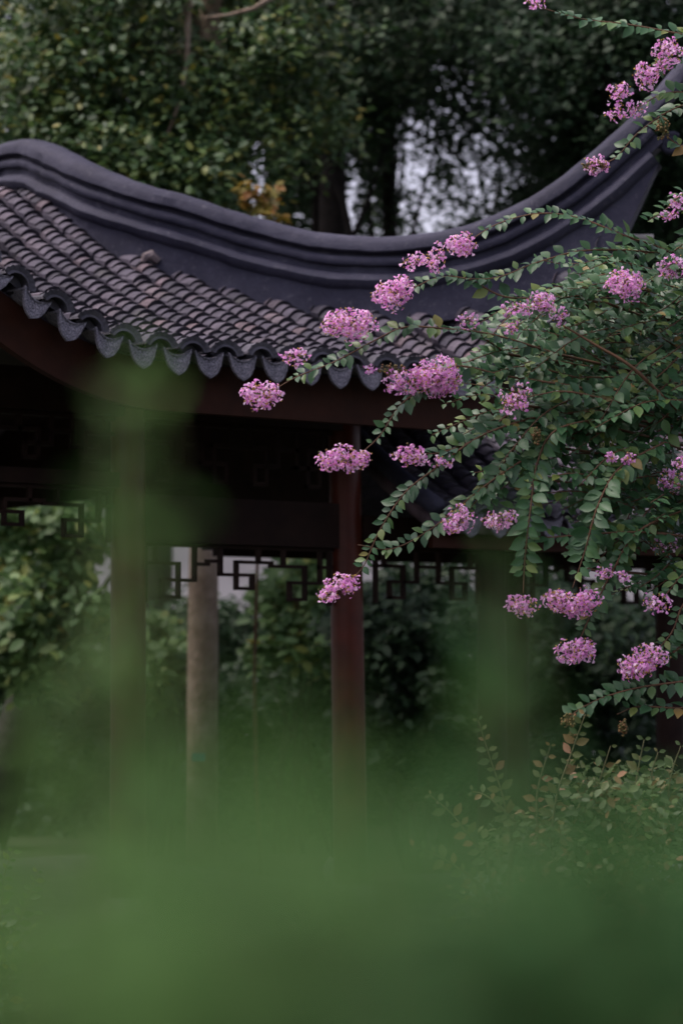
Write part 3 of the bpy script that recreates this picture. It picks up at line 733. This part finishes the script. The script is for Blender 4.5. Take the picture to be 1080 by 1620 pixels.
# whitewashed wall far behind
wl = thing('garden_wall', 'whitewashed garden wall with grey tile coping far behind the trees', 'wall', (0, 38, 0)); wo = loc_of(wl)
MB().box((0, 38, 2.1), (30, .15, 2.1)).build('wall_face', M_WALL, wl, wo)
b = MB(); b.add([(-30, 37.5, 4.15), (30, 37.5, 4.15), (30, 38, 4.5), (-30, 38, 4.5), (-30, 38.5, 4.15), (30, 38.5, 4.15)], [(0, 1, 2, 3), (3, 2, 5, 4), (0, 4, 5, 1), (0, 3, 4), (1, 5, 2)]); b.build('coping', M_EAVE, wl, wo)

# ------------------------------------------------------------------ crape myrtle
DM = 9.3
myr = thing('crape_myrtle', 'arching crape myrtle with small grey green leaves and pink flower clusters', 'tree', (2.35, 9.6, 0)); MO = loc_of(myr)
tb = MB(); crotch = np.array([2.2, 9.6, 1.15])
limb(tb, MO, crotch, .09, .07, .02, 6, 12); tb.build('trunk', M_PALEBARK, myr, MO, True)
leaf_list = []      # (pos, R, scale)
leaf_obj_target = 300
def catmull(P, n=10):
    P = [np.array(p, float) for p in P]; P = [2*P[0]-P[1]]+P+[2*P[-1]-P[-2]]; out = []
    for i in range(1, len(P)-2):
        for t in np.linspace(0, 1, n, endpoint=False):
            a, b_, c, d = P[i-1:i+3]
            out.append(.5*((2*b_)+(-a+c)*t+(2*a-5*b_+4*c-d)*t*t+(-a+3*b_-3*c+d)*t**3))
    out.append(P[-2]); return np.array(out)
def resample(C, step):
    d = np.concatenate([[0], np.cumsum(np.linalg.norm(np.diff(C, axis=0), axis=1))]); n = max(2, int(d[-1]/step)+1)
    s = np.linspace(0, d[-1], n); return np.stack([np.interp(s, d, C[:, k]) for k in range(3)], 1)
def spray(C, size, spacing, start=.0, end=1.0, nrm=None, store=None, endsmall=.55):
    """paired leaves along a twig"""
    Q = resample(C, spacing); n = len(Q); nrm = np.array([-.05, -.62, .78]) if nrm is None else nrm
    store = leaf_list if store is None else store
    T = np.gradient(Q, axis=0); T /= np.linalg.norm(T, axis=1)[:, None]
    for i in range(n):
        f = i/max(1, n-1)
        if f < start or f > end: continue
        N = nrm+rng.normal(0, .16, 3); N -= T[i]*N.dot(T[i]); N /= np.linalg.norm(N)+1e-9
        S = np.cross(T[i], N)
        for sg in (-1, 1):
            if rng.random() < .08: continue
            d = S*sg*(.88+.1*rng.normal())+T[i]*(.42+.15*rng.normal())+N*(.12+.22*rng.normal()); d /= np.linalg.norm(d)
            nn = N+S*sg*.2*rng.normal()+rng.normal(0, .15, 3)
            s = size*rng.uniform(.62, 1.28)*(1 if f < .75 else 1-(f-.75)*4*(1-endsmall))
            leaf_list_append(store, Q[i]+d*.004, d, nn, s)
def leaf_list_append(store, p, d, nn, s):
    store.append((p, d, nn, s))
branch_objs = []
def branch(pts, r0=.006, r1=.002, size=.058, spacing=.03, start=0, dd=0, mat=M_TWIG, link=True, keepleaf=True, end=1.0):
    C = catmull([at(x, y, DM+z+dd) for x, y, z in pts], 10)
    b = MB(); m = len(C); b.tube(C, [r0+(r1-r0)*i/(m-1) for i in range(m)], 6)
    o = b.build('branch', mat, myr, MO, True); branch_objs.append(o)
    st = []; spray(C, size, spacing, start, end, store=st)
    leaf_list.extend((q, o) for q in st)
    return C
B = [
 [(1180, 75, .1), (1080, 55, 0), (1000, 40, 0), (920, 30, 0), (855, 12, 0)],
 [(1190, 110, .2), (1110, 85, .1), (1060, 95, 0), (1025, 118, 0)],
 [(1180, 175, .1), (1100, 150, 0), (1050, 148, 0), (1005, 172, 0)],
 [(1200, 150, .2), (1085, 165, .1), (1015, 205, 0), (975, 248, 0), (945, 262, 0)],
 [(1180, 300, .1), (1100, 240, 0), (1070, 228, 0), (1048, 210, 0)],
 [(1150, 440, .2), (1050, 395, .1), (985, 372, 0), (915, 345, 0), (850, 338, 0), (785, 355, 0), (732, 388, 0)],
 [(1180, 430, .1), (1050, 402, .1), (930, 396, 0), (850, 415, 0), (780, 440, 0), (700, 438, 0)],
 [(1150, 720, .2), (1070, 650, .1), (1000, 582, 0), (940, 545, 0), (890, 515, 0)],
 [(960, 480, .1), (880, 470, .05), (800, 470, 0), (740, 442, 0), (690, 440, 0), (630, 468, 0)],
 [(880, 560, .1), (780, 530, .05), (700, 520, 0), (640, 518, 0), (590, 540, 0), (530, 572, 0), (470, 596, 0), (425, 622, 0)],
 [(900, 610, .1), (800, 595, .1), (720, 580, .05), (665, 615, 0), (630, 645, 0), (600, 690, 0), (565, 722, 0)],
 [(950, 650, .1), (850, 660, .1), (760, 690, 0), (690, 740, 0), (640, 780, 0), (600, 840, 0), (575, 895, 0), (545, 928, 0)],
 [(980, 680, .2), (880, 700, .1), (800, 745, 0), (740, 790, 0), (680, 838, 0), (620, 868, 0), (566, 862, 0)],
 [(960, 660, .1), (880, 680, 0), (850, 730, 0), (838, 810, -.05), (830, 880, -.05), (827, 938, -.05)],
 [(1050, 700, .1), (980, 740, 0), (945, 800, -.05), (925, 870, -.05), (905, 930, -.05)],
 [(1100, 800, .1), (1010, 840, 0), (965, 910, 0), (935, 970, 0), (915, 1015, 0)],
 [(1100, 850, .1), (1010, 842, 0), (930, 845, 0), (860, 850, 0), (800, 842, 0)],
 [(1150, 900, .1), (1085, 950, 0), (1062, 1000, 0), (1030, 1038, 0)],
 [(1170, 1065, .1), (1080, 1078, 0), (1010, 1088, 0), (950, 1105, 0), (905, 1130, 0), (895, 1150, 0)],
 [(1170, 1110, .1), (1080, 1120, 0), (1010, 1118, 0), (975, 1130, 0)],
 [(990, 640, .1), (900, 620, 0), (850, 625, 0), (820, 632, 0)],
 [(1080, 520, .15), (1000, 470, .1), (985, 455, .05)],
 [(1160, 440, .1), (1100, 425, 0), (1070, 420, 0)],
 [(1160, 360, .1), (1100, 340, 0), (1068, 330, 0)],
 [(820, 640, .1), (760, 690, .05), (700, 715, 0), (660, 718, 0)],
 [(800, 560, .2), (760, 530, .1), (742, 510, .05)],
 [(870, 760, .1), (820, 800, .05), (790, 818, 0)],
 [(820, 700, .1), (770, 770, 0), (735, 815, 0)],
 [(1150, 780, .1), (1080, 770, 0), (1060, 762, 0)],
 [(1150, 880, .1), (1090, 900, 0), (1045, 950, 0)],
 [(930, 900, .1), (990, 915, 0), (958, 908, 0)],
]
ends = []
for i, pts in enumerate(B):
    hang = i in (13, 14)
    thick = i == 7
    C = branch(pts, .010 if thick else .0055, .0035 if thick else .0018, .066 if hang or i in (12, 18) else .056, .021 if hang else .0265, .0, 0, end=.93 if not thick else .55)
    ends.append(C)
    # limb from the crotch to the branch root
    s = C[0]; b = MB(); mid = np.array([1.75, 9.75, s[2]-.1+.25*(1.5-s[2])*.2]); q_ = (s+mid)/2+np.array([0, .25, .04])
    b.tube(resample(catmull([crotch, mid, q_, s]), .1), .0055, 6, True).build('limb', M_TWIG, myr, MO, True)
# dense inner twigs
poly = [(760, 570), (830, 480), (900, 440), (1000, 405), (1110, 375), (1110, 930), (1000, 880), (930, 800), (850, 745), (775, 660)]
def inside(x, y):
    c = False; n = len(poly)
    for i in range(n):
        x0, y0 = poly[i]; x1, y1 = poly[(i+1) % n]
        if (y0 > y) != (y1 > y) and x < (x1-x0)*(y-y0)/(y1-y0)+x0: c = not c
    return c
cnt = 0
while cnt < 165:
    x, y = rng.uniform(700, 1110), rng.uniform(330, 930)
    if not inside(x, y): continue
    if rng.random() > .35+.65*min(1, max(0, (x-720)/220)): continue
    a = rng.normal(.2, .32); L = rng.uniform(110, 230); z = rng.uniform(.0, .9)
    x1, y1 = x-L*math.cos(a)*.5, y+L*math.sin(a)*.5; x0, y0 = x+L*math.cos(a)*.5, y-L*math.sin(a)*.5+12
    branch([(x0, y0, z+.1), (x, y-10, z), (x1, y1+8, z-.05)], .004, .0015, .056, .03)
    cnt += 1
for _ in range(46):      # outer drooping sprays at the right edge
    x, y = rng.uniform(1000, 1120), rng.uniform(120, 1080); L = rng.uniform(60, 140); a = rng.normal(.5, .5)
    if y < 330 and x < 1060: continue
    branch([(x+L*.6, y-L*.5, .2), (x+L*.3, y-L*.2, .1), (x, y, rng.uniform(-.1, .3))], .004, .0015, .056, .031)
# split leaves: those in front become parts, the rest one mass
P = np.array([q[0] for q, o in leaf_list]); D = np.array([q[1] for q, o in leaf_list]); N = np.array([q[2] for q, o in leaf_list]); S = np.array([q[3] for q, o in leaf_list])
R = rot_from(D, N)
px, py = proj(P); inview = (px > -5) & (px < 1085) & (py > -5) & (py < 1250)
order = np.argsort(np.where(inview, P[:, 1], 99)-S*4)
single = np.zeros(len(P), bool); single[order[:leaf_obj_target]] = True
LEAF_ME = [mesh('leaf', leaf_grid(w, c, f, (.05, .7, 1.0, .95, .55, .04))[0], LGF, True) for w, c, f in ((.56, .12, .07), (.6, .2, .1), (.52, .05, .12), (.58, .28, .05))]
for m in LEAF_ME: m.materials.append(M_MYRTLE)
for i in order[:leaf_obj_target]:
    br = leaf_list[i][1]; M = np.eye(4); M[:3, :3] = R[i]*S[i]; M[:3, 3] = P[i]-MO
    obj('leaf', LEAF_ME[i % 4], None, br, Matrix(M.tolist()))
ri = np.where(~single)[0]
Vs = []; Fs = []; n0 = 0
for k, (w, c, f) in enumerate(((.56, .12, .07), (.6, .2, .1), (.52, .05, .12), (.58, .28, .05))):
    s = ri[ri % 4 == k]; LV, LF = leaf_grid(w, c, f, (.05, .7, 1.0, .95, .55, .04))
    V, F = scatter(LV, LF, P[s], R[s], S[s]); Vs.append(V); Fs.append(F+n0); n0 += len(V)
fo = obj('foliage', mesh_np('foliage', np.concatenate(Vs)-MO, np.concatenate(Fs), True), M_MYRTLE, myr); fo['kind'] = 'stuff'
# flowers
def petal_template():
    V = []; F = []
    for k in range(6):
        a = k*math.pi/3; ca, sa = math.cos(a), math.sin(a)
        def P_(r, t, z): return (r*ca-t*sa, r*sa+t*ca, z)
        b0 = len(V); j = rng.uniform(-.12, .12, 6)
        V += [P_(.12, 0, 0), P_(.45, -.1, .12+j[0]), P_(.45, .1, .12-j[0]), P_(.78, -.34, .1+j[1]), P_(.72, 0, .3+j[2]), P_(.78, .34, .1+j[3]), P_(1.02, -.18, -.02+j[4]), P_(1.0, .2, .12+j[5])]
        F += [(0, 1, 4, 2), (1, 3, 6, 4), (4, 6, 7, 7), (2, 4, 7, 5)]
    return np.array(V), [tuple(dict.fromkeys(f)) for f in F]
FL = [petal_template() for _ in range(5)]
def tri_faces(Fs):
    T = []
    for f in Fs:
        for k in range(1, len(f)-1): T.append((f[0], f[k], f[k+1]))
    return np.array(T)
FL = [(v, tri_faces(f)) for v, f in FL]
OCT = np.array([(1, 0, 0), (-1, 0, 0), (0, 1, 0), (0, -1, 0), (0, 0, 1), (0, 0, -1.)]); OCTF = np.array([(0, 2, 4), (2, 1, 4), (1, 3, 4), (3, 0, 4), (2, 0, 5), (1, 2, 5), (3, 1, 5), (0, 3, 5)])
def cluster(cx, cy, w, h, dens=1.0, dz=-.05, buds=.06, tilt=0):
    c = at(cx, cy, DM+dz); m = (DM+dz)/FPX; A, Bv = w*m/2, h*m/2
    nl = max(4, int(6+w*h/330)); lobes = []; mn = min(A, Bv)
    ct, st_ = math.cos(tilt), math.sin(tilt)
    for k in range(nl):
        fx = -1+2*(k+.5)/nl; env = math.sqrt(max(.12, 1-fx*fx*.85)); r_ = mn*rng.uniform(.36, .56)
        q = np.array([fx*(A*1.04-r_*.6), rng.uniform(-.6, .6)*mn, (rng.uniform(-.85, .85))*max(Bv*1.06*env-r_*.7, 0)])
        q = np.array([q[0]*ct-q[2]*st_, q[1], q[0]*st_+q[2]*ct]); lobes.append((q, r_))
    pos = []; nr = []
    fr = .0195
    for q, r in lobes:
        k = max(5, int(dens*17*(r/fr)**2*.62))
        d = rand_unit(k); p = q+d*r*rng.uniform(.75, 1.08, k)[:, None]; pos.append(p); nr.append(d+rng.normal(0, .35, (k, 3)))
    pos = np.concatenate(pos); nr = np.concatenate(nr); nr /= np.linalg.norm(nr, axis=1)[:, None]
    isb = rng.random(len(pos)) < buds
    off = MO-c
    Vs = []; Fs = []; n0 = 0; pi = np.where(~isb)[0]
    for k in range(5):
        s = pi[pi % 5 == k]
        if len(s) == 0: continue
        d = rand_unit(len(s)); Rr = rot_from(d-nr[s]*(d*nr[s]).sum(1)[:, None], nr[s])
        V, F = scatter(FL[k][0], FL[k][1], pos[s], Rr, fr*rng.uniform(.75, 1.2, len(s))); Vs.append(V); Fs.append(F+n0); n0 += len(V)
    o = obj('flower_cluster', mesh_np('flower_cluster', np.concatenate(Vs)-off, np.concatenate(Fs)), M_PETAL, myr)
    s = pi[rng.random(len(pi)) < .45]; I = np.tile(np.eye(3), (len(s), 1, 1))
    V, F = scatter(OCT*1., OCTF, pos[s]+nr[s]*.005, I, np.full(len(s), .0032)); obj('stamens', mesh_np('stamens', V-off, F), M_STAMEN, o)['kind'] = 'stuff'
    s = np.where(isb)[0]
    if len(s):
        I = np.tile(np.eye(3), (len(s), 1, 1)); V, F = scatter(OCT, OCTF, pos[s]+nr[s]*.006, I, rng.uniform(.0035, .006, len(s))); obj('buds', mesh_np('buds', V-off, F), M_BUD, o)['kind'] = 'stuff'
    b = MB()
    for q, r in lobes: b.tube([np.array([A*.8, .0, Bv*.2])*.3, q], .0018, 4)
    b.build('flower_stalk', M_GTWIG, o, off)
for a in [(845, 5, 26, 22), (1055, 80, 42, 50), (1019, 122, 36, 44), (1042, 108, 30, 26), (978, 148, 34, 36), (1004, 173, 30, 28), (974, 179, 30, 26), (943, 262, 38, 36),
          (1072, 320, 26, 34), (1058, 338, 24, 18), (1066, 421, 52, 40), (988, 451, 54, 56), (815, 490, 46, 34), (857, 480, 40, 48), (884, 505, 22, 32), (809, 522, 20, 22),
          (740, 508, 30, 30, .5), (727, 385, 44, 52), (688, 408, 34, 46), (656, 415, 36, 30), (622, 463, 60, 54), (553, 513, 80, 54), (467, 563, 40, 30), (414, 625, 60, 46),
          (690, 598, 66, 68), (640, 604, 66, 44), (585, 585, 12, 16), (545, 729, 80, 50), (650, 719, 52, 42), (700, 730, 32, 22, .7), (815, 632, 48, 44, .8, -.05, .15, .7),
          (724, 822, 48, 46, 1, -.05, .06, .4), (790, 820, 48, 38), (536, 932, 62, 44, 1, -.05, .06, .5), (825, 957, 42, 42, .9), (903, 949, 80, 56), (912, 1030, 56, 50), (1016, 1046, 80, 50, 1, -.05, .06, .35),
          (955, 908, 26, 24, .5), (985, 912, 15, 18), (1040, 955, 42, 36, .7), (1062, 758, 46, 50, .8, .1), (1052, 860, 44, 40, .4, .1, .5), (965, 722, 14, 14, .8), (992, 726, 18, 18, .7), (1075, 733, 20, 18)]:
    cluster(*a)
def seedhead(cx, cy, w, h):
    c = at(cx, cy, DM-.04); m = DM/FPX; k = 46; off = MO-c
    q = rand_unit(k)*rng.random((k, 1))**.5*np.array([w*m/2, w*m/2, h*m/2])
    I = np.tile(np.eye(3), (k, 1, 1)); V, F = scatter(OCT, OCTF, q, I, rng.uniform(.004, .0075, k))
    o = obj('seed_head', mesh_np('seed_head', V-off, F), M_BUD, myr)
    b = MB()
    for p in q: b.tube([np.array([.02, 0, -.01]), p], .0015, 4)
    b.build('seed_stalk', M_GTWIG, o, off)
for a in ((1046, 205, 28, 40), (848, 690, 16, 30), (622, 585, 50, 22), (940, 262, 50, 20), (905, 1165, 14, 22), (985, 1150, 16, 30), (900, 1140, 26, 26)): seedhead(*a)

# ------------------------------------------------------------------ low shrub with orange new growth
def sprig_shrub(name, label, px, Y, shoots, mat, leaf, cat='shrub', stem=M_GTWIG, spacing=.038, boxes=None, per=60, mat2=M_BUSH):
    t = thing(name, label, cat, gp(px, Y)); off = loc_of(t); st = []
    for pts in shoots:
        C = catmull([at(x, y, Y+z) for x, y, z in pts], 8)
        root = off+np.array([rng.normal(0, .05), rng.normal(0, .05), 0])
        b = MB(); b.tube(resample(catmull([root, (root+C[0])/2+np.array([0, 0, .1]), C[0]]), .08), .007, 6); b.tube(C, [.006-.0045*i/(len(C)-1) for i in range(len(C))], 6); b.build('stem', stem, t, off, True)
        spray(C, leaf, spacing, 0, 1, nrm=np.array([0, -.9, .45]), store=st)
    P = np.array([q[0] for q in st]); D = np.array([q[1] for q in st]); N = np.array([q[2] for q in st]); S = np.array([q[3] for q in st])
    V, F = scatter(LG, LGF, P, rot_from(D, N), S); obj('leaves', mesh_np('leaves', V-off, F, True), mat, t)
    if boxes:
        cs = []
        for (a, b_, c, d, y0, y1, n) in boxes:
            for _ in range(n): cs.append(at(rng.uniform(a, b_), rng.uniform(c, d), rng.uniform(y0, y1)))
        V, F = crown_mesh(cs, rng.uniform(.09, .2, len(cs)), [per]*len(cs), leaf); obj('foliage', mesh_np('foliage', V-off, F), mat2, t)
    return t
sprig_shrub('sprig_shrub', 'shrub sending up orange tipped shoots below the flowers', 800, 9.0,
    [[(810, 1330, 0), (795, 1260, 0), (775, 1200, 0), (756, 1140, 0)], [(770, 1360, 0), (740, 1320, 0), (712, 1285, 0), (680, 1258, 0)], [(760, 1400, 0), (720, 1370, 0), (685, 1350, 0), (654, 1340, 0)], [(870, 1340, 0), (880, 1260, 0), (900, 1200, 0), (925, 1130, 0)], [(850, 1320, .1), (850, 1250, .1), (870, 1180, .1)], [(815, 1300, 0), (770, 1260, 0), (746, 1252, 0)]],
    M_SHOOT, .044, boxes=[(790, 900, 1290, 1420, 8.9, 9.3, 16), (740, 880, 1420, 1640, 8.9, 9.3, 26)])
sprig_shrub('sprig_shrub', 'bushy shrub with tiny olive leaves and reddish shoots near the lowest flowers', 1010, 9.1,
    [[(940, 1330, 0), (945, 1250, 0), (965, 1180, 0)], [(1000, 1320, 0), (1005, 1240, 0), (1018, 1170, 0)], [(1050, 1320, 0), (1060, 1230, 0), (1076, 1180, 0)], [(1040, 1300, 0), (1030, 1230, 0), (1040, 1190, 0)]],
    M_BUSH, .042, boxes=[(900, 1100, 1240, 1460, 8.9, 9.5, 44), (860, 960, 1300, 1420, 9, 9.4, 14), (920, 1100, 1450, 1660, 8.9, 9.5, 40)], per=90)
sprig_shrub('sprig_shrub', 'small leafy plant at the foot of the pavilion steps', 10, 10.4,
    [[(-5, 1620, 0), (0, 1500, 0), (5, 1400, 0), (20, 1348, 0)], [(5, 1640, 0), (20, 1540, 0), (15, 1470, 0)], [(-10, 1640, 0), (-5, 1520, 0), (30, 1460, 0), (60, 1380, 0)]], M_LIT, .055, boxes=[(-30, 30, 1480, 1620, 10.2, 10.6, 10)], mat2=M_LIT, per=24)

# ------------------------------------------------------------------ hedge plants right before the lens, far out of focus
def fore(name, label, px, Y, tops, leaf=.05, spacing=.016, mat=M_FORE, leafw=.5):
    t = thing(name, label, 'shrub', gp(px, Y), 'hedge plants before the lens'); off = loc_of(t); st = []
    for (x, y, z, ln) in tops:
        tip = at(x, y, Y+z); root = tip+np.array([rng.normal(0, .015), rng.normal(0, .02), -ln])
        C = catmull([root, (root+tip)/2+rng.normal(0, .006, 3), tip], 8)
        b = MB(); b.tube(C, [.0022-.0014*i/(len(C)-1) for i in range(len(C))], 6)
        g_ = off+np.array([rng.normal(0, .02), rng.normal(0, .02), 0])
        b.tube(resample(catmull([g_, (g_+root)/2+np.array([0, .02, 0]), root]), .1), .004, 6); b.build('stem', M_GTWIG, t, off, True)
        Q = resample(C, spacing)
        for i, q in enumerate(Q):
            a = i*2.4+rng.normal(0, .4); d = np.array([math.cos(a), math.sin(a)*.8, .55+.3*rng.normal()]); d /= np.linalg.norm(d)
            st.append((q, d, np.array([0, 0, 1.])+rng.normal(0, .4, 3), leaf*rng.uniform(.6, 1.15)*(1-.45*(i/len(Q))**3)))
    P = np.array([q[0] for q in st]); D = np.array([q[1] for q in st]); N = np.array([q[2] for q in st]); S = np.array([q[3] for q in st])
    V, F = scatter(LG, LGF, P, rot_from(D, N), S); obj('leaves', mesh_np('leaves', V-off, F, True), mat, t)
def tops(n, x0, x1, f, ln=.2, zj=.05):
    out = []
    for k in range(n):
        x = x0+(x1-x0)*(k+.5)/n+rng.normal(0, 12); out.append((x, f(x)+rng.normal(0, 25), rng.normal(0, zj), ln))
    return out
fore('hedge_plant', 'bright green hedge plant blurred close before the pavilion columns', 330, .52, tops(9, 270, 500, lambda x: 1320+abs(x-360)*.4)+tops(7, 240, 540, lambda x: 1440)+tops(6, 240, 540, lambda x: 1570), .05, .015)
fore('hedge_plant', 'blurred hedge plant covering the pavilion plinth beside the leafy steps', 130, .75, tops(8, -40, 260, lambda x: 1390-(x*.5))+tops(8, -60, 270, lambda x: 1490)+tops(7, -60, 270, lambda x: 1590), .04, .016)
fore('tall_hedge_shoot', 'blurred tall thin shoot rising before the pavilion eave', 205, 1.25, [(205, 585, 0, .24), (170, 640, .03, .24), (250, 650, -.02, .24), (215, 760, .03, .24), (180, 860, .02, .24), (230, 900, -.02, .24), (120, 1010, -.02, .2), (60, 1090, 0, .2), (160, 1050, .1, .2), (270, 1080, 0, .2), (210, 1120, 0, .2)], .036, .024)
fore('hedge_plant', 'blurred hedge plant covering the lower end of the red column', 620, .72, tops(9, 500, 770, lambda x: 1365)+tops(8, 500, 780, lambda x: 1450)+tops(8, 500, 780, lambda x: 1560), .04, .015, M_FORE2)
fore('hedge_plant', 'blurred hedge plant hiding the foot of the sprig shrub', 920, .8, tops(11, 760, 1120, lambda x: 1345)+tops(10, 750, 1120, lambda x: 1440)+tops(10, 750, 1120, lambda x: 1560), .04, .015, M_FORE2)
fore('tall_hedge_shoot', 'blurred thin shoot standing before the corridor lattice', 800, 1.2, [(800, 850, 0, .2), (770, 930, .04, .2), (830, 960, -.02, .2), (795, 1060, .02, .2), (720, 1160, 0, .2), (850, 1150, 0, .2), (640, 1230, 0, .15), (900, 1230, 0, .15), (1000, 1260, 0, .15)], .036, .026, M_FORE2)
